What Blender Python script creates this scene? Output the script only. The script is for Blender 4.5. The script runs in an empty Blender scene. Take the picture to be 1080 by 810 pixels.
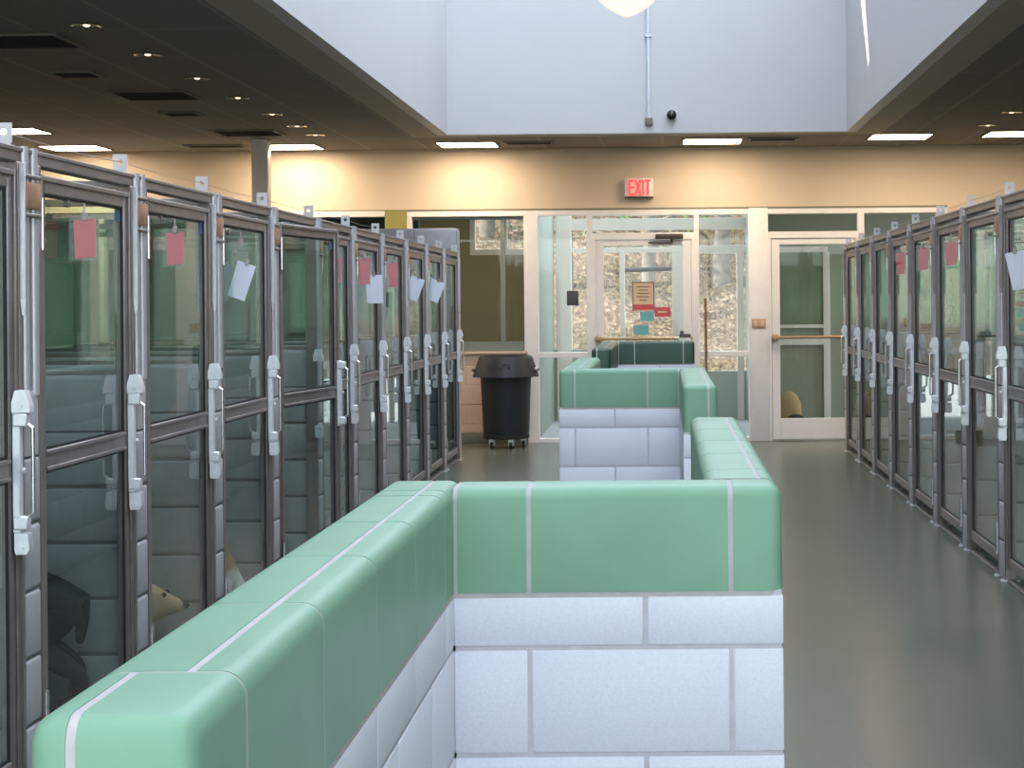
import bpy, bmesh, math, random
from mathutils import Matrix, Vector, Euler
random.seed(7)
S = bpy.context.scene
C = S.collection
PI = math.pi

# ------------------------------------------------------------------ materials
def lin(c):
    return tuple(((v/255)/12.92 if v/255 <= .04045 else (((v/255)+.055)/1.055)**2.4) for v in c)

def mat(name, rgb, rough=.5, metal=0.0, var=.06, scale=8.0, bump=0.0, spec=.5, bscale=None, coat=0.0):
    m = bpy.data.materials.new(name); m.use_nodes = True
    nt = m.node_tree; b = nt.nodes['Principled BSDF']
    b.inputs['Roughness'].default_value = rough
    b.inputs['Metallic'].default_value = metal
    b.inputs['Specular IOR Level'].default_value = spec
    b.inputs['Coat Weight'].default_value = coat
    b.inputs['Coat Roughness'].default_value = .08
    c = lin(rgb)
    tc = nt.nodes.new('ShaderNodeTexCoord')
    n = nt.nodes.new('ShaderNodeTexNoise'); n.inputs['Scale'].default_value = scale; n.inputs['Detail'].default_value = 4
    nt.links.new(tc.outputs['Object'], n.inputs['Vector'])
    r = nt.nodes.new('ShaderNodeValToRGB')
    r.color_ramp.elements[0].position = .3; r.color_ramp.elements[1].position = .7
    r.color_ramp.elements[0].color = tuple(v*(1-var) for v in c)+(1,)
    r.color_ramp.elements[1].color = tuple(min(1, v*(1+var)) for v in c)+(1,)
    nt.links.new(n.outputs['Fac'], r.inputs['Fac'])
    nt.links.new(r.outputs['Color'], b.inputs['Base Color'])
    if bump:
        n2 = nt.nodes.new('ShaderNodeTexNoise'); n2.inputs['Scale'].default_value = bscale or scale*6; n2.inputs['Detail'].default_value = 3
        nt.links.new(tc.outputs['Object'], n2.inputs['Vector'])
        bp = nt.nodes.new('ShaderNodeBump'); bp.inputs['Strength'].default_value = bump; bp.inputs['Distance'].default_value = .01
        nt.links.new(n2.outputs['Fac'], bp.inputs['Height']); nt.links.new(bp.outputs['Normal'], b.inputs['Normal'])
    return m

def emit(name, rgb, strength):
    m = bpy.data.materials.new(name); m.use_nodes = True
    nt = m.node_tree; b = nt.nodes['Principled BSDF']
    b.inputs['Base Color'].default_value = (*lin(rgb), 1)
    b.inputs['Emission Color'].default_value = (*lin(rgb), 1)
    b.inputs['Emission Strength'].default_value = strength
    return m

def glass(name, tint=(.86, .93, .89), boost=1.8, ior=1.45):
    """thin pane: each crossing meets one outward and one inward face; reflection sits on the outward one"""
    m = bpy.data.materials.new(name); m.use_nodes = True
    nt = m.node_tree
    for n in list(nt.nodes): nt.nodes.remove(n)
    out = nt.nodes.new('ShaderNodeOutputMaterial')
    tr = nt.nodes.new('ShaderNodeBsdfTransparent'); tr.inputs['Color'].default_value = (*[math.sqrt(t) for t in tint], 1)
    gl = nt.nodes.new('ShaderNodeBsdfGlossy'); gl.inputs['Roughness'].default_value = .015
    gl.inputs['Color'].default_value = (.95, .97, .96, 1)
    fr = nt.nodes.new('ShaderNodeFresnel'); fr.inputs['IOR'].default_value = ior
    geo = nt.nodes.new('ShaderNodeNewGeometry')
    inv = nt.nodes.new('ShaderNodeMath'); inv.operation = 'SUBTRACT'; inv.inputs[0].default_value = 1
    nt.links.new(geo.outputs['Backfacing'], inv.inputs[1])
    mul = nt.nodes.new('ShaderNodeMath'); mul.operation = 'MULTIPLY'
    nt.links.new(fr.outputs['Fac'], mul.inputs[0]); nt.links.new(inv.outputs[0], mul.inputs[1])
    mul2 = nt.nodes.new('ShaderNodeMath'); mul2.operation = 'MULTIPLY'; mul2.use_clamp = True
    nt.links.new(mul.outputs[0], mul2.inputs[0]); mul2.inputs[1].default_value = boost
    mx = nt.nodes.new('ShaderNodeMixShader')
    nt.links.new(mul2.outputs[0], mx.inputs[0]); nt.links.new(tr.outputs[0], mx.inputs[1]); nt.links.new(gl.outputs[0], mx.inputs[2])
    nt.links.new(mx.outputs[0], out.inputs['Surface'])
    return m

M = {}
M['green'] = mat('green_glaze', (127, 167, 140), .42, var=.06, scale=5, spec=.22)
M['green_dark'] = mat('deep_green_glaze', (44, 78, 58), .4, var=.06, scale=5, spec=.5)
M['block'] = mat('white_glazed_block', (222, 224, 232), .5, var=.04, scale=160, bump=.06, bscale=200)
M['grout'] = mat('pale_grout', (186, 180, 178), .8, var=.08, scale=30)
M['grout_grey'] = mat('grey_mortar', (196, 194, 200), .85, var=.08, scale=30)
M['kblock'] = mat('kennel_block', (168, 166, 166), .45, var=.06, scale=20, bump=.05)
M['kgrout'] = mat('kennel_mortar', (110, 108, 108), .85, var=.05)
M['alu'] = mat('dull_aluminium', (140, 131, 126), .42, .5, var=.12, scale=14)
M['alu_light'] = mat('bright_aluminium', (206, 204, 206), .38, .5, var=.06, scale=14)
M['galv'] = mat('galvanised_steel', (236, 237, 238), .36, .35, var=.06, scale=30)
M['chrome'] = mat('bright_steel', (225, 225, 228), .15, 1.0, var=.03)
M['seal'] = mat('black_glazing_seal', (28, 29, 30), .6)
M['tan_reflect'] = mat('tan_reflection_band', (176, 134, 106), .4, .3, var=.1, scale=20)  # tan reflection on the clamp band, put into its base colour
M['gglass'] = glass('gate_glass', (.74, .84, .81), .72)
M['sglass'] = glass('screen_glass', (.78, .88, .83), 1.0)
M['wglass'] = glass('window_glass', (.88, .93, .90), .8)
M['blue'] = mat('blue_sticker', (70, 104, 142), .5)
M['white_frame'] = mat('white_painted_frame', (236, 233, 230), .4, var=.03)
M['grey_frame'] = mat('grey_green_frame', (120, 128, 122), .45, var=.04)
M['beige'] = mat('beige_wall_paint', (214, 198, 174), .75, var=.02, scale=3)
M['beige_low'] = mat('beige_glazed_tile', (205, 182, 160), .5, var=.03, scale=3)
M['olive'] = mat('olive_paint', (150, 146, 84), .7)
M['base'] = mat('grey_green_base', (116, 118, 100), .5)
M['well'] = mat('skylight_white_paint', (200, 199, 198), .42, var=.015, scale=2)
M['soffit'] = mat('soffit_paint', (178, 168, 150), .7, var=.03, scale=3)
M['dark'] = mat('dark_vent', (44, 42, 38), .7)
M['ventw'] = mat('vent_frame', (118, 112, 98), .6)
M['black'] = mat('charcoal_plastic', (38, 42, 45), .5, var=.08, scale=10)
M['black_text'] = mat('black_lettering', (20, 21, 23), .6)
M['rubber'] = mat('black_rubber', (26, 26, 27), .6)
M['bronze'] = mat('bronze_bar', (176, 146, 110), .35, .7)
M['dkbronze'] = mat('dark_bronze', (86, 73, 62), .4, .6)
M['paper'] = mat('white_paper', (222, 226, 236), .7, var=.02)
M['red'] = mat('red_card', (196, 84, 92), .6, var=.05)
M['sleeve'] = glass('clear_sleeve', (.84, .86, .88), .6)
M['tanpaper'] = mat('tan_notice', (214, 190, 160), .7, var=.03)
M['pink'] = mat('pinkish_red_print', (204, 84, 96), .7)
M['teal'] = mat('teal_paper', (110, 176, 182), .7)
M['ink'] = mat('grey_ink', (120, 98, 86), .8)
M['tan'] = mat('tan_plate', (196, 158, 126), .5)
M['darkgrey'] = mat('dark_grey_plate', (74, 74, 78), .6)
M['darkgreen'] = mat('dark_green_paint', (40, 58, 49), .8, var=.05, scale=1)
M['porch'] = mat('porch_paint', (214, 204, 188), .5, var=.03)
M['office'] = mat('tan_office_paint', (140, 128, 98), .8, var=.04, scale=1)
M['vestgrey'] = mat('grey_panel', (150, 156, 142), .7, var=.03)
M['concrete'] = mat('grey_concrete', (160, 160, 156), .9, var=.06, scale=2)
M['bark'] = mat('tree_bark', (92, 84, 74), .9, var=.3, scale=6)
M['leaf'] = mat('spring_leaves', (120, 138, 70), .7, var=.35, scale=3)
M['leaf2'] = mat('dark_leaves', (70, 86, 56), .7, var=.35, scale=3)
M['straw'] = mat('dry_grass_blades', (140, 122, 102), .9, var=.35, scale=2)
M['wood'] = mat('brown_wood', (110, 90, 66), .6)
M['bristle'] = mat('broom_bristle', (120, 100, 60), .9)
M['sack'] = mat('tan_sack', (176, 150, 112), .8, var=.1)
M['sun_mask'] = mat('sun_mask_grey', (120, 120, 118), .9)
M['white_plastic'] = mat('white_plastic', (228, 228, 226), .4)
M['ball'] = mat('smoked_dome', (22, 26, 28), .12, spec=.7)
M['rodwhite'] = mat('white_conduit', (214, 220, 224), .4)
M['troffer'] = emit('lit_diffuser', (255, 228, 198), 12.5)
M['roomlamp'] = emit('dim_diffuser', (255, 240, 215), 5.0)
M['exitred'] = emit('exit_letters', (255, 62, 62), .75)
M['pendantglass'] = mat('frosted_pendant_glass', (236, 226, 222), .25, var=.02)
nt = M['pendantglass'].node_tree; b = nt.nodes['Principled BSDF']
b.inputs['Transmission Weight'].default_value = .35
b.inputs['Emission Color'].default_value = (1, .86, .80, 1); b.inputs['Emission Strength'].default_value = .25
M['glint'] = mat('downlight_reflector', (190, 180, 165), .12, 1.0)
M['lampglow'] = emit('small_lamp', (255, 225, 190), 1.1)
M['blackfur'] = mat('black_fur', (30, 29, 30), .7, var=.25, scale=40, bump=.3)
M['eye'] = mat('dark_eye', (18, 14, 12), .1)

def fur(name, c1, c2, axis, lo, hi):
    m = mat(name, c1, .8, bump=.3, scale=30); nt = m.node_tree
    b = nt.nodes['Principled BSDF']
    tc = nt.nodes.new('ShaderNodeTexCoord'); sp = nt.nodes.new('ShaderNodeSeparateXYZ')
    nt.links.new(tc.outputs['Object'], sp.inputs[0])
    n = nt.nodes.new('ShaderNodeTexNoise'); n.inputs['Scale'].default_value = 9
    nt.links.new(tc.outputs['Object'], n.inputs['Vector'])
    ad = nt.nodes.new('ShaderNodeMath'); ad.operation = 'MULTIPLY_ADD'; ad.inputs[1].default_value = .12
    nt.links.new(n.outputs['Fac'], ad.inputs[0]); nt.links.new(sp.outputs[axis], ad.inputs[2])
    r = nt.nodes.new('ShaderNodeMapRange'); r.inputs[1].default_value = lo; r.inputs[2].default_value = hi
    nt.links.new(ad.outputs[0], r.inputs[0])
    mx = nt.nodes.new('ShaderNodeMix'); mx.data_type = 'RGBA'
    nt.links.new(r.outputs[0], mx.inputs[0])
    mx.inputs[6].default_value = (*lin(c2), 1); mx.inputs[7].default_value = (*lin(c1), 1)
    nt.links.new(mx.outputs[2], b.inputs['Base Color'])
    return m
M['blacktan'] = fur('black_and_tan_fur', (14, 13, 14), (110, 72, 48), 'Z', .10, .22)
M['tanwhite'] = fur('tan_and_white_fur', (172, 128, 88), (226, 220, 212), 'Z', .34, .40)
M['tanfur'] = fur('tan_fur', (196, 164, 126), (220, 208, 192), 'Z', .05, .20)

# floor: glossy epoxy
m = mat('green_epoxy_floor', (86, 92, 79), .27, var=.07, scale=1.3, bump=.02, bscale=25, spec=.5); M['floor'] = m
# ceiling tiles
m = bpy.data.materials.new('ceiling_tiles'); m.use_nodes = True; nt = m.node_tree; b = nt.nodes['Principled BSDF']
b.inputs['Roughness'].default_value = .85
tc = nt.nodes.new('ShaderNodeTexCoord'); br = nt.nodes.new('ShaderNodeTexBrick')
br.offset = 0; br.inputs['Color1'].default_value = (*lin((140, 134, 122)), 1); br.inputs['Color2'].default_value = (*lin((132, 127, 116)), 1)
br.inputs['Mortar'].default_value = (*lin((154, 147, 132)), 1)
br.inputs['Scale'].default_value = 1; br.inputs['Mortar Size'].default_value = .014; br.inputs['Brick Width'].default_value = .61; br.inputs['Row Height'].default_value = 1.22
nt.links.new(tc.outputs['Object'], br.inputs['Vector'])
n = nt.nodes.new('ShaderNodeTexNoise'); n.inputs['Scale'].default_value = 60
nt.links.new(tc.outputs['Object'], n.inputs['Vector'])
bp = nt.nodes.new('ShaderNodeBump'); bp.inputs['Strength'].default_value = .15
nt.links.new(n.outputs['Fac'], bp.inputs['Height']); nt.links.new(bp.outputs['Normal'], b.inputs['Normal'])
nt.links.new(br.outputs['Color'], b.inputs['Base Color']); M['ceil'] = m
# embankment: dry grass and leaf litter
m = bpy.data.materials.new('dry_grass_bank'); m.use_nodes = True; nt = m.node_tree; b = nt.nodes['Principled BSDF']
b.inputs['Roughness'].default_value = .95; b.inputs['Specular IOR Level'].default_value = .1
tc = nt.nodes.new('ShaderNodeTexCoord')
n1 = nt.nodes.new('ShaderNodeTexNoise'); n1.inputs['Scale'].default_value = 9; n1.inputs['Detail'].default_value = 8; n1.inputs['Roughness'].default_value = .75
n2 = nt.nodes.new('ShaderNodeTexNoise'); n2.inputs['Scale'].default_value = .5; n2.inputs['Detail'].default_value = 3
nt.links.new(tc.outputs['Object'], n1.inputs['Vector']); nt.links.new(tc.outputs['Object'], n2.inputs['Vector'])
r = nt.nodes.new('ShaderNodeValToRGB'); e = r.color_ramp.elements
e[0].position = .36; e[0].color = (*lin((44, 37, 33)), 1); e[1].position = .66; e[1].color = (*lin((142, 124, 108)), 1)
e2 = e.new(.5); e2.color = (*lin((86, 73, 62)), 1)
nt.links.new(n1.outputs['Fac'], r.inputs['Fac'])
mx = nt.nodes.new('ShaderNodeMix'); mx.data_type = 'RGBA'; mx.blend_type = 'MULTIPLY'
r2 = nt.nodes.new('ShaderNodeValToRGB'); r2.color_ramp.elements[0].position = .4; r2.color_ramp.elements[1].position = .6
r2.color_ramp.elements[0].color = (.62, .66, .52, 1); r2.color_ramp.elements[1].color = (1, .97, .94, 1)
nt.links.new(n2.outputs['Fac'], r2.inputs['Fac'])
mx.inputs[0].default_value = 1
nt.links.new(r.outputs['Color'], mx.inputs[6]); nt.links.new(r2.outputs['Color'], mx.inputs[7])
nt.links.new(mx.outputs[2], b.inputs['Base Color']); M['bank'] = m

# ------------------------------------------------------------------ mesh helpers
class MB:
    def __init__(self): self.bm = bmesh.new()
    def box(self, x0, x1, y0, y1, z0, z1, bev=0, seg=2, mi=0):
        if x0 > x1: x0, x1 = x1, x0
        if y0 > y1: y0, y1 = y1, y0
        v = [self.bm.verts.new(p) for p in ((x0,y0,z0),(x1,y0,z0),(x1,y1,z0),(x0,y1,z0),(x0,y0,z1),(x1,y0,z1),(x1,y1,z1),(x0,y1,z1))]
        fs = [self.bm.faces.new([v[i] for i in f]) for f in ((3,2,1,0),(4,5,6,7),(0,1,5,4),(1,2,6,5),(2,3,7,6),(3,0,4,7))]
        for f in fs: f.material_index = mi
        if bev:
            es = list({e for f in fs for e in f.edges})
            bmesh.ops.bevel(self.bm, geom=es, offset=bev, segments=seg, affect='EDGES', profile=.5, clamp_overlap=True)
        return self
    def rbox(self, x0, x1, y0, y1, z0, z1, sides, R=.025, seg=5, mi=0):
        """box whose top edges on the named sides (and the corners between two of them) are bullnosed"""
        v = [self.bm.verts.new(p) for p in ((x0,y0,z0),(x1,y0,z0),(x1,y1,z0),(x0,y1,z0),(x0,y0,z1),(x1,y0,z1),(x1,y1,z1),(x0,y1,z1))]
        fs = [self.bm.faces.new([v[i] for i in f]) for f in ((3,2,1,0),(4,5,6,7),(0,1,5,4),(1,2,6,5),(2,3,7,6),(3,0,4,7))]
        for f in fs: f.material_index = mi
        top = {'y0': (4,5), 'x1': (5,6), 'y1': (6,7), 'x0': (7,4)}
        cor = {('x0','y0'): (0,4), ('x1','y0'): (1,5), ('x1','y1'): (2,6), ('x0','y1'): (3,7)}
        pairs = [top[s] for s in sides] + [p for (a, b), p in cor.items() if a in sides and b in sides]
        es = [self.bm.edges.get((v[a], v[b])) for a, b in pairs]
        if es: bmesh.ops.bevel(self.bm, geom=es, offset=R, segments=seg, affect='EDGES', profile=.5, clamp_overlap=True)
        return self
    def cyl(self, p0, p1, r, n=14, r2=None, mi=0, caps=True):
        p0, p1 = Vector(p0), Vector(p1); d = p1-p0; r2 = r if r2 is None else r2
        q = d.to_track_quat('Z', 'Y')
        a = []; b = []
        for i in range(n):
            t = 2*PI*i/n; o = q @ Vector((math.cos(t), math.sin(t), 0))
            a.append(self.bm.verts.new(p0+o*r)); b.append(self.bm.verts.new(p1+o*r2))
        for i in range(n):
            f = self.bm.faces.new((a[i], a[(i+1)%n], b[(i+1)%n], b[i])); f.material_index = mi
        if caps:
            f = self.bm.faces.new(a[::-1]); f.material_index = mi
            f = self.bm.faces.new(b); f.material_index = mi
        return self
    def tube(self, pts, r, n=10, mi=0):
        for a, b in zip(pts, pts[1:]): self.cyl(a, b, r, n, mi=mi)
        for p in pts[1:-1]: self.ball(p, r, mi=mi, u=n, w=6)
        return self
    def ball(self, c, r, mi=0, u=14, w=8, sc=(1,1,1)):
        g = bmesh.ops.create_uvsphere(self.bm, u_segments=u, v_segments=w, radius=r, matrix=Matrix.Translation(c) @ Matrix.Diagonal((*sc, 1)))
        for f in {f for v in g['verts'] for f in v.link_faces}: f.material_index = mi
        return self
    def lathe(self, prof, c=(0,0,0), n=32, mi=0):
        c = Vector(c); rings = []
        for r, z in prof:
            if r < 1e-5: rings.append([self.bm.verts.new(c+Vector((0,0,z)))])
            else: rings.append([self.bm.verts.new(c+Vector((r*math.cos(2*PI*i/n), r*math.sin(2*PI*i/n), z))) for i in range(n)])
        for A, B in zip(rings, rings[1:]):
            for i in range(n):
                j = (i+1) % n
                if len(A) == 1 and len(B) == 1: continue
                if len(A) == 1: f = self.bm.faces.new((A[0], B[j], B[i]))
                elif len(B) == 1: f = self.bm.faces.new((A[i], A[j], B[0]))
                else: f = self.bm.faces.new((A[i], A[j], B[j], B[i]))
                f.material_index = mi
        return self
    def prism(self, poly, axis, d0, d1, mi=0):
        """poly in the two other axes (order x,y,z), extruded along axis from d0 to d1"""
        def P(u, w, d): return {'x': (d,u,w), 'y': (u,d,w), 'z': (u,w,d)}[axis]
        a = [self.bm.verts.new(P(u,w,d0)) for u,w in poly]; b = [self.bm.verts.new(P(u,w,d1)) for u,w in poly]
        n = len(poly); fs = []
        for i in range(n): fs.append(self.bm.faces.new((a[i], a[(i+1)%n], b[(i+1)%n], b[i])))
        fs.append(self.bm.faces.new(a[::-1])); fs.append(self.bm.faces.new(b))
        for f in fs: f.material_index = mi
        return self
    def build(self, name, mats, parent=None, loc=None, smooth=True):
        bmesh.ops.recalc_face_normals(self.bm, faces=self.bm.faces[:])
        me = bpy.data.meshes.new(name); self.bm.to_mesh(me); self.bm.free()
        for m in (mats if isinstance(mats, (list, tuple)) else [mats]): me.materials.append(m)
        if smooth:
            for p in me.polygons: p.use_smooth = True
            me.set_sharp_from_angle(angle=math.radians(38))
        o = bpy.data.objects.new(name, me); C.objects.link(o)
        if parent: o.parent = parent
        if loc: o.location = loc
        return o

def tag(o, label, cat, group=None, kind=None):
    o['label'] = label; o['category'] = cat
    if group: o['group'] = group
    if kind: o['kind'] = kind
    return o
def thing(name, label, cat, loc=(0,0,0), rz=0, group=None, kind=None):
    o = bpy.data.objects.new(name, None); C.objects.link(o)
    o.location = loc; o.rotation_euler = (0,0,rz); o.empty_display_size = .1
    return tag(o, label, cat, group, kind)
def struct(name, mb, m, label, cat, parent=None):
    o = mb.build(name, m, parent)
    if not parent: tag(o, label, cat, kind='structure')
    return o
KIDS = {}
def kids(o):
    return [c for c in C.objects if c.parent == o]
def dup(root, loc, rz=None, label=None):
    r = root.copy(); C.objects.link(r); r.location = loc
    if rz is not None: r.rotation_euler = (0,0,rz)
    if label: r['label'] = label
    for ch in kids(root):
        c = ch.copy(); C.objects.link(c); c.parent = r
        for g in kids(ch):
            d = g.copy(); C.objects.link(d); d.parent = c
    return r
def text_mesh(body, size, name, m, parent=None, depth=.002, sx=1.0):
    cu = bpy.data.curves.new(name, 'FONT'); cu.body = body; cu.size = size; cu.extrude = depth
    cu.align_x = 'CENTER'; cu.align_y = 'CENTER'
    t = bpy.data.objects.new(name+'_tmp', cu); C.objects.link(t)
    dg = bpy.context.evaluated_depsgraph_get()
    me = bpy.data.meshes.new_from_object(t.evaluated_get(dg))
    bpy.data.objects.remove(t)
    for v in me.vertices: v.co.x *= sx
    me.materials.clear(); me.materials.append(m); me.name = name
    o = bpy.data.objects.new(name, me); C.objects.link(o)
    if parent: o.parent = parent
    return o

# ------------------------------------------------------------------ layout numbers
F = 1990.0; VPX, VPY = 700.0, 318.0; H = 1.469; ROLL = -.0085
XL, XR = -1.95, 1.79                 # planes of the two kennel rows
FAR = 19.75; CEIL = 3.08
WX0, WX1, WY0, WY1 = -2.03, 1.74, -1.9, 17.8    # skylight well
RX0, RX1, RY0 = -7.2, 6.6, -2.7
TOP = 5.7

# ------------------------------------------------------------------ room shell
struct('floor', MB().box(RX0, RX1, RY0, FAR, -.12, 0), M['floor'], 'glossy grey green epoxy floor of the kennel aisle', 'floor')
mb = MB()
for x0, x1, y0, y1 in ((RX0, WX0-.36, RY0, FAR), (WX1+.36, RX1, RY0, FAR), (WX0-.36, WX1+.36, WY1+.36, FAR), (WX0-.36, WX1+.36, RY0, WY0-.1)):
    mb.box(x0, x1, y0, y1, CEIL, CEIL+.25)
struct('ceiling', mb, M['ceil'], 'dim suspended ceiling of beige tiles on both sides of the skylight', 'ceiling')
mb = MB()
mb.box(WX0-.36, WX0-.04, WY0-.1, WY1+.36, CEIL-.015, CEIL+.25).box(WX1+.04, WX1+.36, WY0-.1, WY1+.36, CEIL-.015, CEIL+.25).box(WX0-.04, WX1+.04, WY1+.04, WY1+.36, CEIL-.015, CEIL+.25)
struct('trim_1', mb, M['soffit'], 'smooth plaster border around the skylight opening', 'soffit')
mb = MB()
mb.box(WX0-.1, WX0, WY0, WY1, CEIL-.02, TOP).box(WX1, WX1+.1, WY0, WY1, CEIL-.02, TOP)
mb.box(WX0-.1, WX1+.1, WY1, WY1+.1, CEIL-.02, TOP).box(WX0-.1, WX1+.1, WY0-.1, WY0, CEIL-.02, TOP)
struct('wall_skylight', mb, M['well'], 'white walls of the skylight well above the aisle', 'skylight well')
mb = MB()
y = WY0+1.2
while y < WY1:
    mb.box(WX0-.1, WX1+.1, y-.03, y+.03, TOP, TOP+.1); y += 1.53
struct('trim_2', mb, M['white_frame'], 'glazing bars across the top of the skylight', 'skylight bars')
struct('wall_left', MB().box(RX0-.15, RX0, RY0, FAR, 0, CEIL+.25), M['beige'], 'beige side wall beyond the left kennels', 'wall')
struct('wall_right', MB().box(RX1, RX1+.15, RY0, FAR, 0, CEIL+.25), M['beige'], 'beige side wall beyond the right kennels', 'wall')
struct('wall_near', MB().box(RX0, -5.2, RY0-.15, RY0, 0, CEIL+.25).box(5.2, RX1, RY0-.15, RY0, 0, CEIL+.25).box(-5.2, 5.2, RY0-.15, RY0, 0, .1).box(-5.2, 5.2, RY0-.15, RY0, 2.95, CEIL+.25), M['beige'], 'beige wall at the near end of the aisle', 'wall')
w8 = thing('front_light_window', 'broad unseen window added behind the viewer to light the front faces', 'window', (0, RY0-.08, 0), kind='structure')  # unseen window, added to bring front light onto the low walls
mb = MB().box(-5.2, 5.2, -.04, .04, .1, .16).box(-5.2, 5.2, -.04, .04, 2.89, 2.95)
for q in (-5.17, -3.1, -1.03, 1.03, 3.1, 5.17): mb.box(q-.03, q+.03, -.03, .03, .16, 2.89)
mb.build('window_frame', M['white_frame'], w8)
MB().box(-5.2, 5.2, -.003, .003, .16, 2.89).build('window_pane', M['wglass'], w8, smooth=False)
# unseen wall added left of the skylight; its gap shapes one sun streak
SUN = Vector((.67, .2, -.67))
px_ = WX0-.5; off = WX1-px_
def back(y, z): return (y-off*.2/.67, z+off*1.0)
A, B_, C_, D_ = back(16.95, 4.7), back(16.35, 4.7), back(15.66, 3.52), back(15.92, 3.46)
zt, zb, ya, yb = 12.0, 3.33, -9.0, 24.0
mb = MB()
mb.prism([(ya, zb), (yb, zb), (yb, D_[1]), (D_[0], D_[1]), (C_[0], C_[1]-.02), (ya, C_[1]-.02)], 'x', px_-.2, px_)
mb.prism([(ya, C_[1]-.02), (C_[0], C_[1]-.02), (B_[0], B_[1]), (ya, B_[1])], 'x', px_-.2, px_)
mb.prism([(D_[0], D_[1]), (yb, D_[1]), (yb, A[1]), (A[0], A[1])], 'x', px_-.2, px_)
mb.prism([(ya, A[1]), (yb, A[1]), (yb, zt), (ya, zt)], 'x', px_-.2, px_)
struct('wall_sun_mask', mb, M['sun_mask'], 'unseen slotted wall added beside the skylight to shape a sun streak', 'parapet')

# far wall: storefront
def sx(px, Y=FAR): return (px-VPX)*Y/F
HEAD = 2.44
struct('wall_far', MB().box(RX0, RX1, FAR, FAR+.2, HEAD, CEIL+.25).box(sx(1000), RX1, FAR, FAR+.2, 0, HEAD)
       .box(RX0, sx(407), FAR, FAR+.2, 0, .92), M['beige'], 'warm beige wall above the windows and doors at the far end', 'wall')
struct('trim_3', MB().box(sx(333), sx(1000), FAR-.01, FAR+.0, HEAD-.012, HEAD+.012), M['base'], 'thin dark line along the bottom of the beige header', 'trim')
mb = MB()
for r in range(5):
    z0 = r*.203
    xs = [sx(430)] + [sx(430)+.2*(r%2)+.406*k for k in range(1, 4)]
    xs = [x for x in xs if x < sx(556)-.05] + [sx(556)]
    for a, c in zip(xs, xs[1:]): mb.box(a+.003, c-.003, FAR, FAR+.15, z0+.003+(.115 if r == 0 else 0), min(.93, z0+.2), .003, 1)
struct('wall_sill', mb.box(sx(430), sx(556), FAR+.006, FAR+.15, 0, .928), M['beige_low'], 'beige tiled wall under the office window behind the trash can', 'wall')
struct('trim_4', MB().box(sx(430), sx(556.5), FAR-.03, FAR+.15, .932, .962, .004), M['beige_low'], 'beige sill ledge under the office window', 'sill')
struct('baseboard_far', MB().box(sx(430), sx(556), FAR-.012, FAR+.1, 0, .115, .004), M['base'], 'grey green tile base under the office window', 'baseboard')
struct('wall_pier', MB().box(sx(407), sx(430), FAR-.03, FAR+.2, 0, HEAD), M['olive'], 'olive pier between the dark window and the office window', 'pier')
struct('wall_post', MB().box(sx(790), sx(810.5), FAR-.02, FAR+.2, 0, HEAD, .004), M['white_frame'], 'broad white post between the exit door and the second door', 'post')
struct('column_1', MB().box(-3.99, -3.83, 18.3, 18.46, 0, CEIL, .01), M['white_frame'], 'slim pale column in front of the far wall behind the left kennels', 'column')

def frame_bars(mb, bars, y0=FAR-.02, y1=FAR+.1, bev=.003):
    for a in bars: mb.box(a[0], a[1], y0, y1, a[2], a[3], bev, 1)
    return mb
def pane_mb(x0, x1, z0, z1, y=FAR+.035): return MB().box(x0, x1, y, y+.006, z0, z1)
TR0, TR1 = 2.19, 2.375       # transom opening
def window(name, x0, x1, z0, z1, label, bars, panes, fm='white_frame'):
    o = thing(name, label, 'window', ((x0+x1)/2, FAR, 0), kind='structure')
    def sh(ob): ob.location = (-(x0+x1)/2, -FAR, 0); return ob
    sh(frame_bars(MB(), bars).build('window_frame', M[fm], o))
    for p in panes: sh(pane_mb(*p).build('window_pane', M['wglass'], o, smooth=False))
    return o, sh
# office window
x0, x1 = sx(430), sx(556)
w1, sh = window('window_1', x0, x1, .96, HEAD, 'wide office window with white frame above the trash can',
    [(x0, x1, TR1, HEAD-.01), (x0, sx(435), .96, TR1), (sx(553), x1, .96, TR1)], [(sx(435), sx(553), 1.06, TR1-.03)])
sh(frame_bars(MB(), [(sx(435), sx(553), .962, 1.06), (sx(528), sx(533), 1.06, TR1-.03), (sx(435), sx(553), TR1-.03, TR1)], FAR+.02, FAR+.08).build('sash_frame', M['grey_frame'], w1))
x0, x1 = RX0, sx(407)
window('window_2', x0, x1, .92, HEAD, 'dark window beyond the left kennels beside the olive pier', [(x0, x1, 2.38, HEAD), (x0, x0+.05, .92, 2.38), (x0, x1, .92, .97)]+[(q, q+.05, .97, 2.38) for q in (-5.9, -4.6)], [(x0+.05, x1, .97, 2.38)])
# sidelites
x0, x1 = sx(556), sx(622)
window('window_3', x0, x1, 0, HEAD, 'tall sidelight left of the exit door with a dark square plate',
    [(x0, sx(568), 0, HEAD-.01), (sx(568), sx(619), TR1, HEAD-.01), (sx(619), sx(625), 0, HEAD-.01), (sx(568), sx(619), .89, .945), (sx(568), sx(619), 0, .045)],
    [(sx(568), sx(619), .945, TR1), (sx(568), sx(619), .045, .89)])
x0, x1 = sx(732.5), sx(790)
window('window_4', x0, x1, 0, HEAD, 'tall sidelight right of the exit door with a broom leaning on it',
    [(sx(732.5), sx(737.5), 0, HEAD-.01), (sx(737.5), sx(790), TR1, HEAD-.01), (sx(737.5), sx(790), .89, .945), (sx(737.5), sx(790), 0, .045)],
    [(sx(737.5), sx(790), .945, TR1), (sx(737.5), sx(790), .045, .89)])
x0, x1 = sx(905), sx(1000)
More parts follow.
